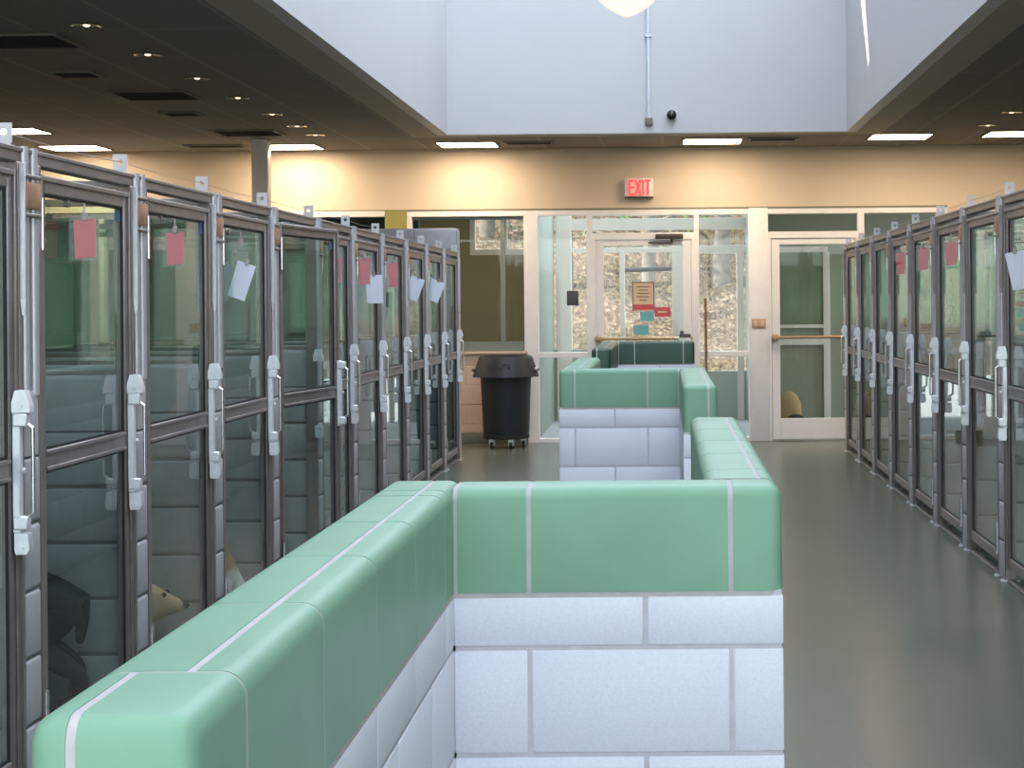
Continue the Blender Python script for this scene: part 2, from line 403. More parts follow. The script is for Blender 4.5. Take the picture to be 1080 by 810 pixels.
window('window_5', x0, x1, 0, HEAD, 'tall window behind the far end of the right kennels',
    [(x0, sx(912), 0, HEAD-.01), (sx(912), sx(1000), TR1, HEAD-.01), (sx(988), sx(1000), 0, TR1), (sx(912), sx(988), 0, .045), (sx(912), sx(988), .89, .945)],
    [(sx(912), sx(988), .945, TR1), (sx(912), sx(988), .045, .89)])
# doors
def glazed_door(name, x0, x1, label, lift):
    o = thing(name, label, 'door', ((x0+x1)/2, FAR, 0), kind='structure')
    def sh(ob): ob.location = (-(x0+x1)/2, -FAR, 0); return ob
    sh(frame_bars(MB(), [(x0, x1, TR1, HEAD-.01), (x0, x1, 2.12, TR0), (x0, x0+.03, 0, 2.12), (x1-.03, x1, 0, 2.12)]).build('door_frame', M['white_frame'], o))
    sh(pane_mb(x0, x1, TR0, TR1).build('transom_pane', M['wglass'], o, smooth=False))
    a, c = x0+.034, x1-.034
    leaf = sh(frame_bars(MB(), [(a, a+.085, .02, 2.115), (c-.085, c, .02, 2.115), (a+.085, c-.085, 2.055, 2.115), (a+.085, c-.085, .02, .235)], FAR-.005, FAR+.04).build('door_leaf', M['white_frame'], o))
    pn = pane_mb(a+.085, c-.085, .235, 2.055, FAR+.015).build('door_pane', M['wglass'], leaf, smooth=False)
    bar = MB().cyl((a-.01, FAR-.075, 1.085), (c+.01, FAR-.075, 1.085), .016, 12)
    for q in (a+.03, c-.03): bar.box(q-.03, q+.03, FAR-.09, FAR-.005, 1.055, 1.115, .006)
    bar.build('push_bar', M['bronze'], leaf)
    return o, sh, leaf
d1, sh1, leaf1 = glazed_door('door_1', sx(625), sx(732.5), 'white framed glass exit door under the lit exit sign', 0)
sh1(MB().box(sx(692), sx(721), FAR-.09, FAR-.02, 2.12, 2.175, .008).box(sx(684), sx(709), FAR-.06, FAR-.035, 2.075, 2.093, .004).cyl((sx(709), FAR-.05, 2.08), (sx(709), FAR-.05, 2.14), .012).build('door_closer', M['dkbronze'], d1))
sh1(MB().box(sx(716), sx(728), FAR-.1, FAR-.005, 1.07, 1.13, .01).cyl((sx(719), FAR-.06, 1.12), (sx(719), FAR-.06, 1.16), .02).build('latch_box', M['darkgrey'], d1))
d2, sh2, leaf2 = glazed_door('door_2', sx(810.5), sx(905), 'white framed glass door right of the broad white post', 0)

# things on the storefront
tag(MB().box(sx(598), sx(610), FAR-.035, FAR+.034, 1.435, 1.59, .006).build('card_reader', M['darkgrey']), 'dark grey square plate on the sidelight left of the exit door', 'plate')
sw = thing('switch_plate', 'tan double switch plate on the broad white post', 'switch', (sx(800), FAR-.02, 1.23))
MB().box(-.075, .075, -.008, 0, -.05, .05, .003).build('plate', M['tan'], sw)
for q in (-.035, .035): MB().box(q-.018, q+.018, -.016, -.007, -.03, .03, .003).build('toggle', M['tanpaper'], sw)
es = thing('exit_sign', 'white exit sign with glowing red letters on the beige header', 'sign', (sx(675), FAR, 2.66))
MB().box(-.148, .148, -.08, 0, -.095, .098, .008).build('housing', M['white_plastic'], es)
MB().box(-.15, .15, -.085, 0, -.105, -.094, .003).build('bottom_rim', M['dkbronze'], es)
mb = MB(); h = .080; t = .021; y0, y1 = -.088, -.079
def bar(u0, w0, u1, w1, tt=t):
    d = Vector((u1-u0, w1-w0)).normalized()*.0; n_ = Vector((-(w1-w0), u1-u0)).normalized()*tt/2
    mb.prism([(u0+n_.x, w0+n_.y), (u0-n_.x, w0-n_.y), (u1-n_.x, w1-n_.y), (u1+n_.x, w1+n_.y)], 'y', y0, y1)
bar(-.100, -h, -.100, h)
for w in (-h+.008, 0, h-.008): bar(-.1, w, -.05, w)
bar(-.034, -h, .016, h); bar(.016, -h, -.034, h)
bar(.041, -h, .041, h)
bar(.093, -h, .093, h); bar(.064, h-.008, .122, h-.008)
mb.build('letters', M['exitred'], es, smooth=False)

def notice(name, label, cat, px0, px1, z0, z1, m, extra=None):
    o = thing(name, label, cat, (sx((px0+px1)/2), FAR+.012, (z0+z1)/2))
    w = (sx(px1)-sx(px0))/2; h = (z1-z0)/2
    MB().box(-w, w, -.002, .002, -h, h).build('sheet', M[m], o, smooth=False)
    return o, w, h
def zy(py): return H-(py-VPY)*FAR/F
o, w, h = notice('notice', 'tan printed notice with red lower edge on the exit door glass', 'notice', 667, 690, zy(328), zy(297), 'tanpaper')
MB().box(-w+.01, w-.01, -.004, -.002, -h+.015, -h+.07).build('red_print', M['pink'], o, smooth=False)
mb = MB()
for k, (a, c) in enumerate(((-.07, .07), (-.05, .05), (-.06, .06), (-.07, .06), (-.04, .04))): mb.box(a, c, -.004, -.002, h-.05-.035*k-.007, h-.05-.035*k+.003)
mb.build('printed_lines', M['ink'], o, smooth=False)
mb = MB()
mb.box(-w, w, -.003, -.0021, h-.012, h).box(-w, -w+.01, -.003, -.0021, -h, h).box(w-.01, w, -.003, -.0021, -h, h)
mb.build('border', M['ink'], o, smooth=False)
o, w, h = notice('notice', 'small pinkish red card right of the tan notice on the exit door', 'card', 690.5, 707, zy(334), zy(324), 'pink')
MB().box(-w+.03, w-.04, -.004, -.002, -.01, .01).build('printed_lines', M['tanpaper'], o, smooth=False)
o, w, h = notice('notice', 'teal card directly under the tan notice on the exit door', 'card', 675, 689.5, zy(338.5), zy(328.5), 'teal')
o, w, h = notice('notice', 'lower teal card just above the push bar of the exit door', 'card', 668, 684, zy(353), zy(343), 'teal')

# broom leaning on the right sidelight
b_ = thing('broom', 'brown broom handle leaning by the sidelight right of the exit door', 'broom', (sx(744.5, 19.5), 19.45, 0))
MB().cyl((0, 0, .1), (0, .25, 1.5), .014, 10).build('handle', M['wood'], b_)
MB().box(-.14, .14, -.03, .03, .075, .115, .008).build('head', M['wood'], b_)
MB().box(-.14, .14, -.028, .028, .0, .08, .004).build('bristles', M['bristle'], b_)

# trash can on dolly
tc_ = thing('trash_can', 'dark grey round trash can on casters under the office window', 'trash can', (-1.61, 19.17, 0))
MB().lathe([(0, .14), (.225, .14), (.235, .16), (.256, .70), (.262, .72), (.262, .74), (.255, .745), (.255, .90), (.263, .91), (.263, .93), (.245, .93), (.24, .9), (.2, .2), (0, .2)], n=40).build('barrel', M['black'], tc_)
MB().lathe([(.256, .92), (.262, .925), (.272, .92), (.335, .735), (.338, .72), (.332, .72), (.255, .90)], n=40).build('skirt', M['black'], tc_)
for s in (-1, 1):
    hd = MB().tube([(s*.29, -.1, .79), (s*.325, -.09, .79), (s*.325, .09, .79), (s*.29, .1, .79)], .014)
    hd.build('handle', M['black'], tc_)
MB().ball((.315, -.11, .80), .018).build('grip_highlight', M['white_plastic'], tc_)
MB().lathe([(0, .095), (.225, .095), (.235, .105), (.235, .135), (.22, .145), (0, .145)], n=36).build('dolly', M['rubber'], tc_)
for k in range(5):
    a = -PI/2 + 2*PI*k/5 + .35
    cx, cy = .175*math.cos(a), .175*math.sin(a)
    cs = MB().cyl((cx-.014, cy, .04), (cx+.014, cy, .04), .04, 16).box(cx-.022, cx-.016, cy-.02, cy+.02, .04, .1).box(cx+.016, cx+.022, cy-.02, cy+.02, .04, .1).build('caster', M['rubber'], tc_)
    MB().cyl((cx-.026, cy, .04), (cx+.026, cy, .04), .016, 12).box(cx-.025, cx+.025, cy-.028, cy-.022, .055, .09).build('caster_hub', M['galv'], cs)
t_ = text_mesh('BRUTE', .07, 'lettering', M['black_text'], tc_, .004, 1.1)
t_.location = (-.04, -.312, .83); t_.rotation_euler = (PI/2-.33, 0, 0)

# ------------------------------------------------------------------ beyond the far wall
OUT = 23.4
struct('floor_vestibule', MB().box(RX0, RX1, FAR, OUT, -.12, 0), M['concrete'], 'grey floor of the porch behind the glass doors', 'floor')
struct('ceiling_vestibule', MB().box(RX0, -1.36, FAR+.2, OUT+.1, 2.72, 3.0).box(1.02, RX1, FAR+.2, OUT+.1, 2.72, 3.0), M['soffit'], 'ceiling of the rooms on both sides of the porch', 'ceiling')
struct('wall_vestibule_left', MB().box(-1.46, -1.36, FAR+.2, OUT, 0, 2.72), M['vestgrey'], 'grey wall between office and vestibule', 'wall')
struct('wall_vestibule_right', MB().box(1.02, 1.12, FAR+.2, OUT, 0, 2.72), M['vestgrey'], 'grey wall between vestibule and the room behind the second door', 'wall')
mb = MB().box(RX0, -1.46, OUT-.5, OUT-.35, 0, 2.05).box(RX0, -2.35, OUT-.5, OUT-.35, 2.05, 2.72)
struct('wall_dark', MB().box(RX0, -2.72, FAR+1.2, FAR+1.3, 0, 2.72), M['darkgreen'], 'dark green wall behind the window beyond the left kennels', 'wall')
struct('wall_office', mb, M['office'], 'tan back wall of the office seen through the office window', 'wall')
mb = MB().box(1.12, RX1, OUT-.15, OUT, 0, 2.72)
struct('wall_backroom', mb, M['vestgrey'], 'grey green back wall of the room behind the second door', 'wall')
w6 = thing('window_6', 'high outer window of the office showing the dry bank', 'window', (-1.9, OUT-.4, 0), kind='structure')
mb = MB()
for a in ((-2.35, -1.46, 2.05, 2.12), (-2.35, -1.46, 2.5, 2.72), (-2.35, -2.29, 2.12, 2.5), (-1.95, -1.9, 2.12, 2.5)): mb.box(a[0]+1.9, a[1]+1.9, -.05, .05, a[2], a[3])
mb.build('window_frame', M['white_frame'], w6); MB().box(-.45, .44, 0, .006, 2.12, 2.5).build('window_pane', M['wglass'], w6, smooth=False)
w7 = thing('trim_7', 'white posts and beams of the porch facing the dry bank', 'porch', (0, OUT, 0), kind='structure')
def ox(px): return (px-VPX)*OUT/F
mb = MB()
for a in ((ox(587), ox(603), 0, 2.72), (ox(654), ox(659), 0, 2.1), (ox(709), ox(721), 0, 2.1), (ox(777), ox(784), 0, 2.12), (-1.36, 1.02, 2.36, 2.5), (-1.36, 1.02, 2.68, 2.72), (ox(709), 1.02, 2.06, 2.16), (-1.36, ox(709), 2.08, 2.14)):
    e = .05 if a[3]-a[2] > 1 else .044
    mb.box(a[0], a[1], -e, e, a[2], a[3], .004, 1)
mb.build('post_frame', M['porch'], w7)
MB().box(ox(735), 1.02, -.03, .03, 0, .6).build('low_panel', M['vestgrey'], w7)
MB().box(-1.36, ox(650), -.03, .03, 0, .88).build('spandrel_panel', M['vestgrey'], w7)
mb = MB().cyl((ox(659), .02, 1.86), (ox(721), .02, 1.88), .03, 10)
mb.build('dark_rail', M['darkgrey'], w7)
w9 = thing('reflection_frame', 'white frame standing in for a reflection in the second door glass', 'window', (0, OUT-.15, 0), kind='structure')  # solid frame built in place of a reflection in the door glass
def bx_(px): return (px-VPX)*(OUT-.15)/F
mb = MB()
for a in ((1.14, bx_(873), 2.06, 2.13), (bx_(868), bx_(875), 0, 2.06), (1.14, bx_(868), 1.13, 1.17), (1.14, bx_(868), .92, 1.0), (1.14, 1.2, 0, 2.06)): mb.box(a[0], a[1], -.05, .0, a[2], a[3], .003, 1)
mb.build('window_frame', M['white_frame'], w9); MB().box(1.2, bx_(868), -.02, -.014, 1.17, 2.06).build('window_pane', M['wglass'], w9, smooth=False)
for q, (x_, y_, lb) in enumerate(((2.3, 21.4, 'ceiling light of the room behind the second door'), (-2.1, 21.4, 'unseen ceiling light added to brighten the office'))):  # office light is added, with no fixture in view, to brighten the room
    o = thing('ceiling_light', lb, 'ceiling light', (x_, y_, 2.72))
    MB().box(-.32, .32, -.32, .32, -.03, 0, .004, 1).build('trim_ring', M['ventw'], o); MB().box(-.29, .29, -.29, .29, -.034, -.03).build('diffuser', M['roomlamp'], o, smooth=False)
bg = thing('bag', 'tan sack with a black top bag behind the second door', 'bag', (1.36, 20.6, 0))
MB().ball((0, 0, .26), .17, sc=(.8, .7, 1.3), u=20, w=12).box(-.1, .1, -.1, .1, 0, .2, .06, 3).build('sack', M['sack'], bg)
MB().ball((.06, -.17, .12), .13, sc=(1, .7, .9), u=20, w=12).build('black_bag', M['rubber'], bg)

# exterior ground, bank, trees
struct('ground', MB().box(-40, 40, OUT+.1, 70, -.3, -.05), M['concrete'], 'grey pavement outside the doors', 'ground')
bm = bmesh.new(); NX, NY = 70, 50
vs = []
for j in range(NY+1):
    for i in range(NX+1):
        x = -18+36*i/NX; t = j/NY; y = 38+28*t+.5*math.sin(x*.5)
        z = -.1 + 28*t*.42 + (.18*math.sin(x*1.7+y)*math.sin(y*1.1) + random.uniform(-.12, .12))*min(1, t*8)
        vs.append(bm.verts.new((x, y, z)))
for j in range(NY):
    for i in range(NX):
        a = j*(NX+1)+i; bm.faces.new((vs[a], vs[a+1], vs[a+NX+2], vs[a+NX+1]))
mb = MB(); mb.bm.free(); mb.bm = bm
struct('ground_bank', mb, M['bank'], 'sunlit bank of dry grass rising outside the doors', 'bank')
mb = MB(); rr = random.Random(3)
for k in range(5200):
    x = rr.uniform(-8, 6); t = rr.random()**1.3*.55+.005; y = 38+28*t+.5*math.sin(x*.5); z = -.15+28*t*.42
    l = rr.uniform(.15, .5); a = rr.uniform(-.8, .8); w = .012
    q = Vector((x, y, z)); tip = q+Vector((l*math.sin(a), -.12, l*math.cos(a)))
    v = [mb.bm.verts.new(q+Vector((-w, 0, 0))), mb.bm.verts.new(q+Vector((w, 0, 0))), mb.bm.verts.new(tip)]
    mb.bm.faces.new(v)
tag(mb.build('dry_grass', M['straw'], smooth=False), 'tufts of dry straw grass on the bank outside', 'grass', kind='stuff')
def tree(x, y, h, r, leafm, label, spread, n, lean=0.0, seed=0):
    rr = random.Random(seed); z0 = -.2+max(0, (y-38))*.42
    o = thing('tree', label, 'tree', (x, y, z0), group='trees on the bank outside')
    t = MB(); t.cyl((0,0,-.2), (lean*h*.5, 0, h*.5), r, 12, r*.8); t.cyl((lean*h*.5, 0, h*.5), (lean*h, 0, h), r*.8, 12, r*.4)
    for k in range(6):
        z = rr.uniform(.25, .95)*h; a = rr.uniform(0, 2*PI); L = rr.uniform(.8, 1.6)
        t.cyl((lean*z, 0, z), (lean*z+L*math.cos(a), L*math.sin(a)*.6, z+rr.uniform(.1, .9)), r*.3, 8, r*.1)
    t.build('trunk', M['bark'], o)
    f = MB()
    for k in range(n):
        c = Vector((rr.gauss(0, spread), rr.gauss(0, spread*.6), h*.75+rr.gauss(0, h*.22)))
        s = rr.uniform(.04, .11); e = Euler((rr.uniform(0, 6), rr.uniform(0, 6), rr.uniform(0, 6)))
        mtx = e.to_matrix()
        f.bm.faces.new([f.bm.verts.new(c+mtx @ Vector(p)) for p in ((-s, 0, 0), (0, -s*.5, 0), (s, 0, 0), (0, s*.5, 0))])
    f.build('foliage', M[leafm], o, smooth=False)
tree(-.35, 41, 6, .16, 'leaf2', 'dark trunked tree on the bank seen left in the exit door glass', 1.2, 900, .02, 1)
tree(.25, 44, 5, .10, 'leaf', 'bright leafed tree on the bank seen right in the exit door glass', .9, 2600, -.03, 2)
tree(1.3, 43, 7, .22, 'leaf2', 'thick trunked tree on the bank behind the right sidelight', 1.3, 1600, .03, 3)
tree(-2.1, 42, 6, .12, 'leaf2', 'slim tree on the bank behind the left sidelight', 1.1, 1000, -.02, 4)
tree(-4.2, 45, 7, .2, 'leaf', 'leafy tree on the bank behind the office', 1.5, 1800, .01, 5)
tree(3.6, 46, 7, .2, 'leaf2', 'leafy tree on the bank beyond the right hand rooms', 1.5, 1600, .01, 6)

# ------------------------------------------------------------------ green capped divider walls in the aisle
G = .0045
ZC = [(.0, .203), (.203, .406), (.406, .610), (.610, .813), (.813, .914)]   # block courses; coping .914 - 1.118
T0, T1 = .914, 1.118
def pieces_run(a, b, joints):
    js = [a]+[j for j in joints if a+.02 < j < b-.02]+[b]
    return list(zip(js, js[1:]))
def blocks(mb, x0, x1, y0, y1, axis, jodd, jeven):
    for k, (z0, z1) in enumerate(ZC):
        js = jodd if k % 2 == 0 else jeven
        run = pieces_run(x0 if axis == 'x' else y0, x1 if axis == 'x' else y1, js)
        for i, (a, b) in enumerate(run):
            p = a + (G if i else 0); q = b - (G if i < len(run)-1 else 0)
            if axis == 'x': mb.box(p, q, y0, y1, z0+(G if k else 0), z1-G, .003, 2)
            else: mb.box(x0, x1, p, q, z0+(G if k else 0), z1-G, .003, 2)
def core(mb, x0, x1, y0, y1, z1, i=.0025): mb.box(x0+i, x1-i, y0+i, y1-i, 0, z1)
def coping_core(mb, x0, x1, y0, y1, sides, i=.0009): 
    X0 = x0+(i if 'x0' in sides else -i); X1 = x1-(i if 'x1' in sides else -i)
    Y0 = y0+(i if 'y0' in sides else -i); Y1 = y1-(i if 'y1' in sides else -i)
    mb.rbox(X0, X1, Y0, Y1, T0-.006, T1-i, sides)
def coping_wing(mb, x0, x1, y0, y1, xs, js, ends, shift=.0):
    """wing along y: two rows of bullnose units, split at xs; ends = rounded ends"""
    runs = pieces_run(y0, y1, js)
    for i, (a, b) in enumerate(runs):
        p = a+(G if i else 0); q = b-(G if i < len(runs)-1 else 0)
        e0 = ['y0'] if (i == 0 and 'y0' in ends) else []; e1 = ['y1'] if (i == len(runs)-1 and 'y1' in ends) else []
        xm = xs + (shift if (i == 0 and 'y0' in ends) else 0)
        mb.rbox(x0, xm-G, p, q, T0+G, T1, ['x0']+e0+e1); mb.rbox(xm+G, x1, p, q, T0+G, T1, ['x1']+e0+e1)
def coping_cross(mb, x0, x1, y0, y1, js, ends=()):
    runs = pieces_run(x0, x1, js)
    for i, (a, b) in enumerate(runs):
        p = a+(G if i else (0 if 'x0' in ends else 1.6*G)); q = b-(G if i < len(runs)-1 else (0 if 'x1' in ends else 1.6*G))
        sd = ['y0', 'y1']
        if i == 0 and 'x0' in ends: sd.append('x0')
        if i == len(runs)-1 and 'x1' in ends: sd.append('x1')
        mb.rbox(p, q, y0, y1, T0+G, T1, sd)
def frange(a, b, s):
    r = []
    while a < b: r.append(a); a += s
    return r
LW = (-.55, -.403); RW = (.072, .216); TH = .155
def divider(label, kind, yn, yc, ye, xr=.216, gm='green'):
    """kind 'L': left wing near, right wing far; 'R': the other way round. yn near end, yc cross face, ye far end"""
    o = thing('divider_wall', label, 'low wall', ((LW[0]+xr)/2, yc, 0), group='green capped divider walls in the aisle')
    rw = (xr-.144, xr)
    bl, gr, cp, cg = MB(), MB(), MB(), MB()
    y2 = yc+TH
    near, far = (LW, rw) if kind == 'L' else (rw, LW)
    nj = frange(yc-.035-.406*8, yc+.1, .406) if False else [yn+.2+.41*k for k in range(12)]
    ne = [yn+.2+.205+.41*k for k in range(12)]
    # near wing includes the corner
    xs_n = -.457 if kind == 'L' else xr-.038
    coping_wing(cp, near[0], near[1], yn, y2, xs_n, [j for j in nj if j < yc-.1]+[yc-.035], {'y0'}, -.053 if kind == 'L' else 0)
    coping_core(cg, near[0], near[1], yn, y2, ['x0', 'x1', 'y0'])
    blocks(bl, near[0], near[1], yn, y2, 'y', [j for j in nj if j < yc-.1], [j for j in ne if j < yc-.1])
    core(gr, near[0], near[1], yn, y2, .92)
    if kind == 'L':
        c0, c1 = LW[1], xr
        js = [-.26, xr-.099]; jm = [-.04]
    else:
        c0, c1 = LW[0], rw[0]
        js = [LW[0]+.082, LW[0]+.462]; jm = [LW[0]+.29]
    coping_cross(cp, c0, c1, yc, y2, js, {'x1'} if kind == 'L' else {'x0'})
    coping_core(cg, c0, c1, yc, y2, ['y0', 'y1', 'x1' if kind == 'L' else 'x0'])
    # courses counted from the floor: the short course under the coping and every second one share the mid joint
    blocks(bl, c0, c1, yc, y2, 'x', jm, js); core(gr, c0, c1, yc, y2, .92)
    fj = [y2+.2+.41*k for k in range(12)]; fe = [y2+.4+.41*k for k in range(12)]
    xs_f = rw[1]-.038 if kind == 'L' else -.457
    coping_wing(cp, far[0], far[1], y2, ye, xs_f, [j for j in fj if j < ye-.08], {'y1'})
    coping_core(cg, far[0], far[1], y2, ye, ['x0', 'x1', 'y1'])
    blocks(bl, far[0], far[1], y2, ye, 'y', [j for j in fj if j < ye-.08], [j for j in fe if j < ye-.08]); core(gr, far[0], far[1], y2, ye, .92)
    L = o.location
    for m_, nm, mt in ((bl, 'block_courses', 'block'), (gr, 'mortar_joints', 'grout_grey'), (cp, 'coping_tiles', gm), (cg, 'coping_grout', 'grout')):
        ob = m_.build(nm, M[mt], o); ob.location = (-L.x, -L.y, 0)
    return o
divider('nearest zigzag low wall of white blocks with broad green glazed coping', 'L', 1.61, 3.58, 5.73, .222)
divider('middle zigzag low wall of white blocks with green glazed coping', 'R', 7.9, 9.85, 11.95, .222)
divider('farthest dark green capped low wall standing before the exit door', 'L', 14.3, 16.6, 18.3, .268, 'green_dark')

# ------------------------------------------------------------------ kennels
BAY = 1.2; BT = .143; PW = .03; GW = BAY-BT-2*PW-.01
def make_gate(s, label, group, blue, zt):
    """local x runs along the gate from the hinge, s*y points to the aisle"""
    o = thing('kennel_gate', label, 'gate', (0,0,0), 0, group)
    z0, z1 = .07, zt-.065
    mb = MB()
    def ring(mb, w, d0, d1, bev=.004):
        mb.box(0, w, d0*s, d1*s, z0, z1, bev, 1).box(GW-w, GW, d0*s, d1*s, z0, z1, bev, 1)
        mb.box(w, GW-w, d0*s, d1*s, z1-w, z1, bev, 1).box(w, GW-w, d0*s, d1*s, z0, z0+w, bev, 1)
    ring(mb, .058, -.018, .018); 
    # raised outer lip
    mb.box(.004, .020, .018*s, .026*s, z0, z1, .002, 1).box(GW-.020, GW-.004, .018*s, .026*s, z0, z1, .002, 1)
    mb.box(.02, GW-.02, .018*s, .026*s, z1-.02, z1-.004, .002, 1)
    mb.build('frame', M['alu'], o)
    mb = MB().box(.058, GW-.058, -.016*s, .016*s, .955, 1.02, .003, 1).box(.058, GW-.058, .016*s, .023*s, .955, .968, .002, 1).box(.058, GW-.058, .016*s, .023*s, 1.007, 1.02, .002, 1)
    for zz in (.945, 1.03): mb.cyl((.03, .018*s, zz), (.03, .024*s, zz), .006, 8)
    mb.build('mid_rail', M['alu'], o)
    for a, b in ((1.02, z1-.058), (z0+.058, .955)):
        pn = MB().box(.056, GW-.056, -.004*s, .004*s, a-.002, b+.002).build('pane', M['gglass'], o, smooth=False)
        sl_ = MB()
        for q in (.058, GW-.066): sl_.box(q, q+.008, .004*s, .012*s, a, b)
        for q in (a, b-.008): sl_.box(.066, GW-.066, .004*s, .010*s, q, q+.008)
        sl_.build('glazing_seal', M['seal'], pn)
    for zc in (zt-.22, .20):
        mb = MB().box(-.004, .022, .026*s, .032*s, zc-.08, zc+.08, .002, 1)
        mb.cyl((-.004, .032*s, zc-.08), (-.004, .032*s, zc+.08), .008, 10)
        for q in (-.05, 0, .05): mb.cyl((.012, .03*s, zc+q), (.012, .036*s, zc+q), .005, 8)
        mb.build('hinge', M['chrome'], o)
    # latch: channel with clamps, pull handle beside it
    x = GW-.034
    mb = MB().box(x-.014, x+.014, .02*s, .044*s, .80, 1.16, .003, 1)
    for zz in (1.135, .83): mb.box(x-.018, x+.018, .022*s, .066*s, zz-.02, zz+.02, .004, 1)
    for zz in (1.145, .985, .82): mb.cyl((x-.006, .05*s, zz), (x-.006, .058*s, zz), .008, 8)
    la = mb.build('latch', M['galv'], o)
    MB().tube([(x, .05*s, 1.13), (x, .078*s, 1.11), (x, .078*s, .86), (x, .05*s, .84)], .006, 10).build('pull_handle', M['chrome'], la)
    if blue: MB().box(GW-.115, GW-.06, .0045*s, .006*s, zt-.175, zt-.128).build('sticker', M['blue'], o, smooth=False)
    return o
def make_front(s, label, group, zt):
    """fixed frame of one bay; local origin on the floor at the hinge post's outer side"""
    o = thing('gate_frame', label, 'gate frame', (0,0,0), 0, group)
    W = BAY-BT
    for q in (0, W-PW):
        mb = MB().box(q, q+PW, -.03*s, .03*s, 0, zt-.04, .004, 1)
        c = q+PW if q == 0 else q
        mb.box(c-.002, c+.002, -.03*s, -.01*s, .05, zt-.04)
        mb.build('post', M['alu'], o)
    MB().box(-BT, W, -.025*s, .022*s, zt-.042, zt, .004, 1).box(-BT, W, .018*s, .028*s, zt-.01, zt+.003, .002, 1).build('top_rail', M['alu'], o)
    mb = MB().box(W-PW-.001, W+.004, .03*s, .036*s, zt-.45, zt-.045, .002, 1).box(W-PW-.001, W-PW+.005, .03*s, .048*s, zt-.45, zt-.045, .001, 1)
    mb.prism([(.03*s, zt-.45), (.048*s, zt-.45), (.044*s, zt-.50), (.036*s, zt-.50)], 'x', W-PW-.001, W-PW+.005)
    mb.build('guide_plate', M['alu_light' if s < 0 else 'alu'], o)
    # strike caps above and below the latch
    a = W-PW-.036
    for (zb_, zt_, up) in ((1.157, 1.222, 1), (.737, .80, -1)):
        if up > 0: P = [(.020, zb_), (.074, zb_), (.074, zb_+.022), (.060, zt_), (.030, zt_), (.020, zb_+.03)]
        else: P = [(.030, zb_), (.062, zb_), (.070, zb_+.014), (.066, zt_), (.026, zt_), (.026, zb_+.014)]
        mb = MB().prism([(p[0]*s, p[1]) for p in P], 'x', a-.02, a+.02)
        mb.cyl((a-.02, .048*s, (zb_+zt_)/2-.012), (a-.027, .048*s, (zb_+zt_)/2-.012), .006, 8).box(a+.018, W-PW+.002, .03*s, .036*s, zb_, zt_)
        mb.build('strike_cap', M['galv'], o)
    # tab with a hole on the rail, carrying the cable
    mb = MB(); xq = W-.075
    R, r, n = .026, .010, 16
    zc = zt+.042
    ou = [(max(-R, min(R, R*1.4*math.cos(2*PI*i/n))), zc+max(-.042, min(.028, R*1.7*math.sin(2*PI*i/n)))) for i in range(n)]
    inn = [(r*math.cos(2*PI*i/n), zc+r*math.sin(2*PI*i/n)) for i in range(n)]
    va = [[mb.bm.verts.new((xx, p[0], p[1])) for p in ring_] for xx in (xq-.003, xq+.003) for ring_ in (ou, inn)]
    for i in range(n):
        j = (i+1) % n
        mb.bm.faces.new((va[0][i], va[0][j], va[1][j], va[1][i])); mb.bm.faces.new((va[2][i], va[3][i], va[3][j], va[2][j]))
        mb.bm.faces.new((va[0][i], va[2][i], va[2][j], va[0][j])); mb.bm.faces.new((va[1][i], va[1][j], va[3][j], va[3][i]))
    mb.box(xq-.03, xq+.03, -.024*s, .024*s, zt-.001, zt+.005, .001, 1)
    mb.build('tab', M['alu_light'], o)
    for q in (0, W-PW): MB().box(q-.005, q+PW+.01, -.05*s, .05*s, 0, .008, .002, 1).cyl((q+PW/2, .04*s, .008), (q+PW/2, .04*s, .016), .009, 8).build('base_plate', M['alu_light'], o)
    # sill under the gate
    MB().box(PW, W-PW, -.02*s, .02*s, .0, .012, .002, 1).build('sill', M['alu'], o)
    return o
DEEP = 1.75
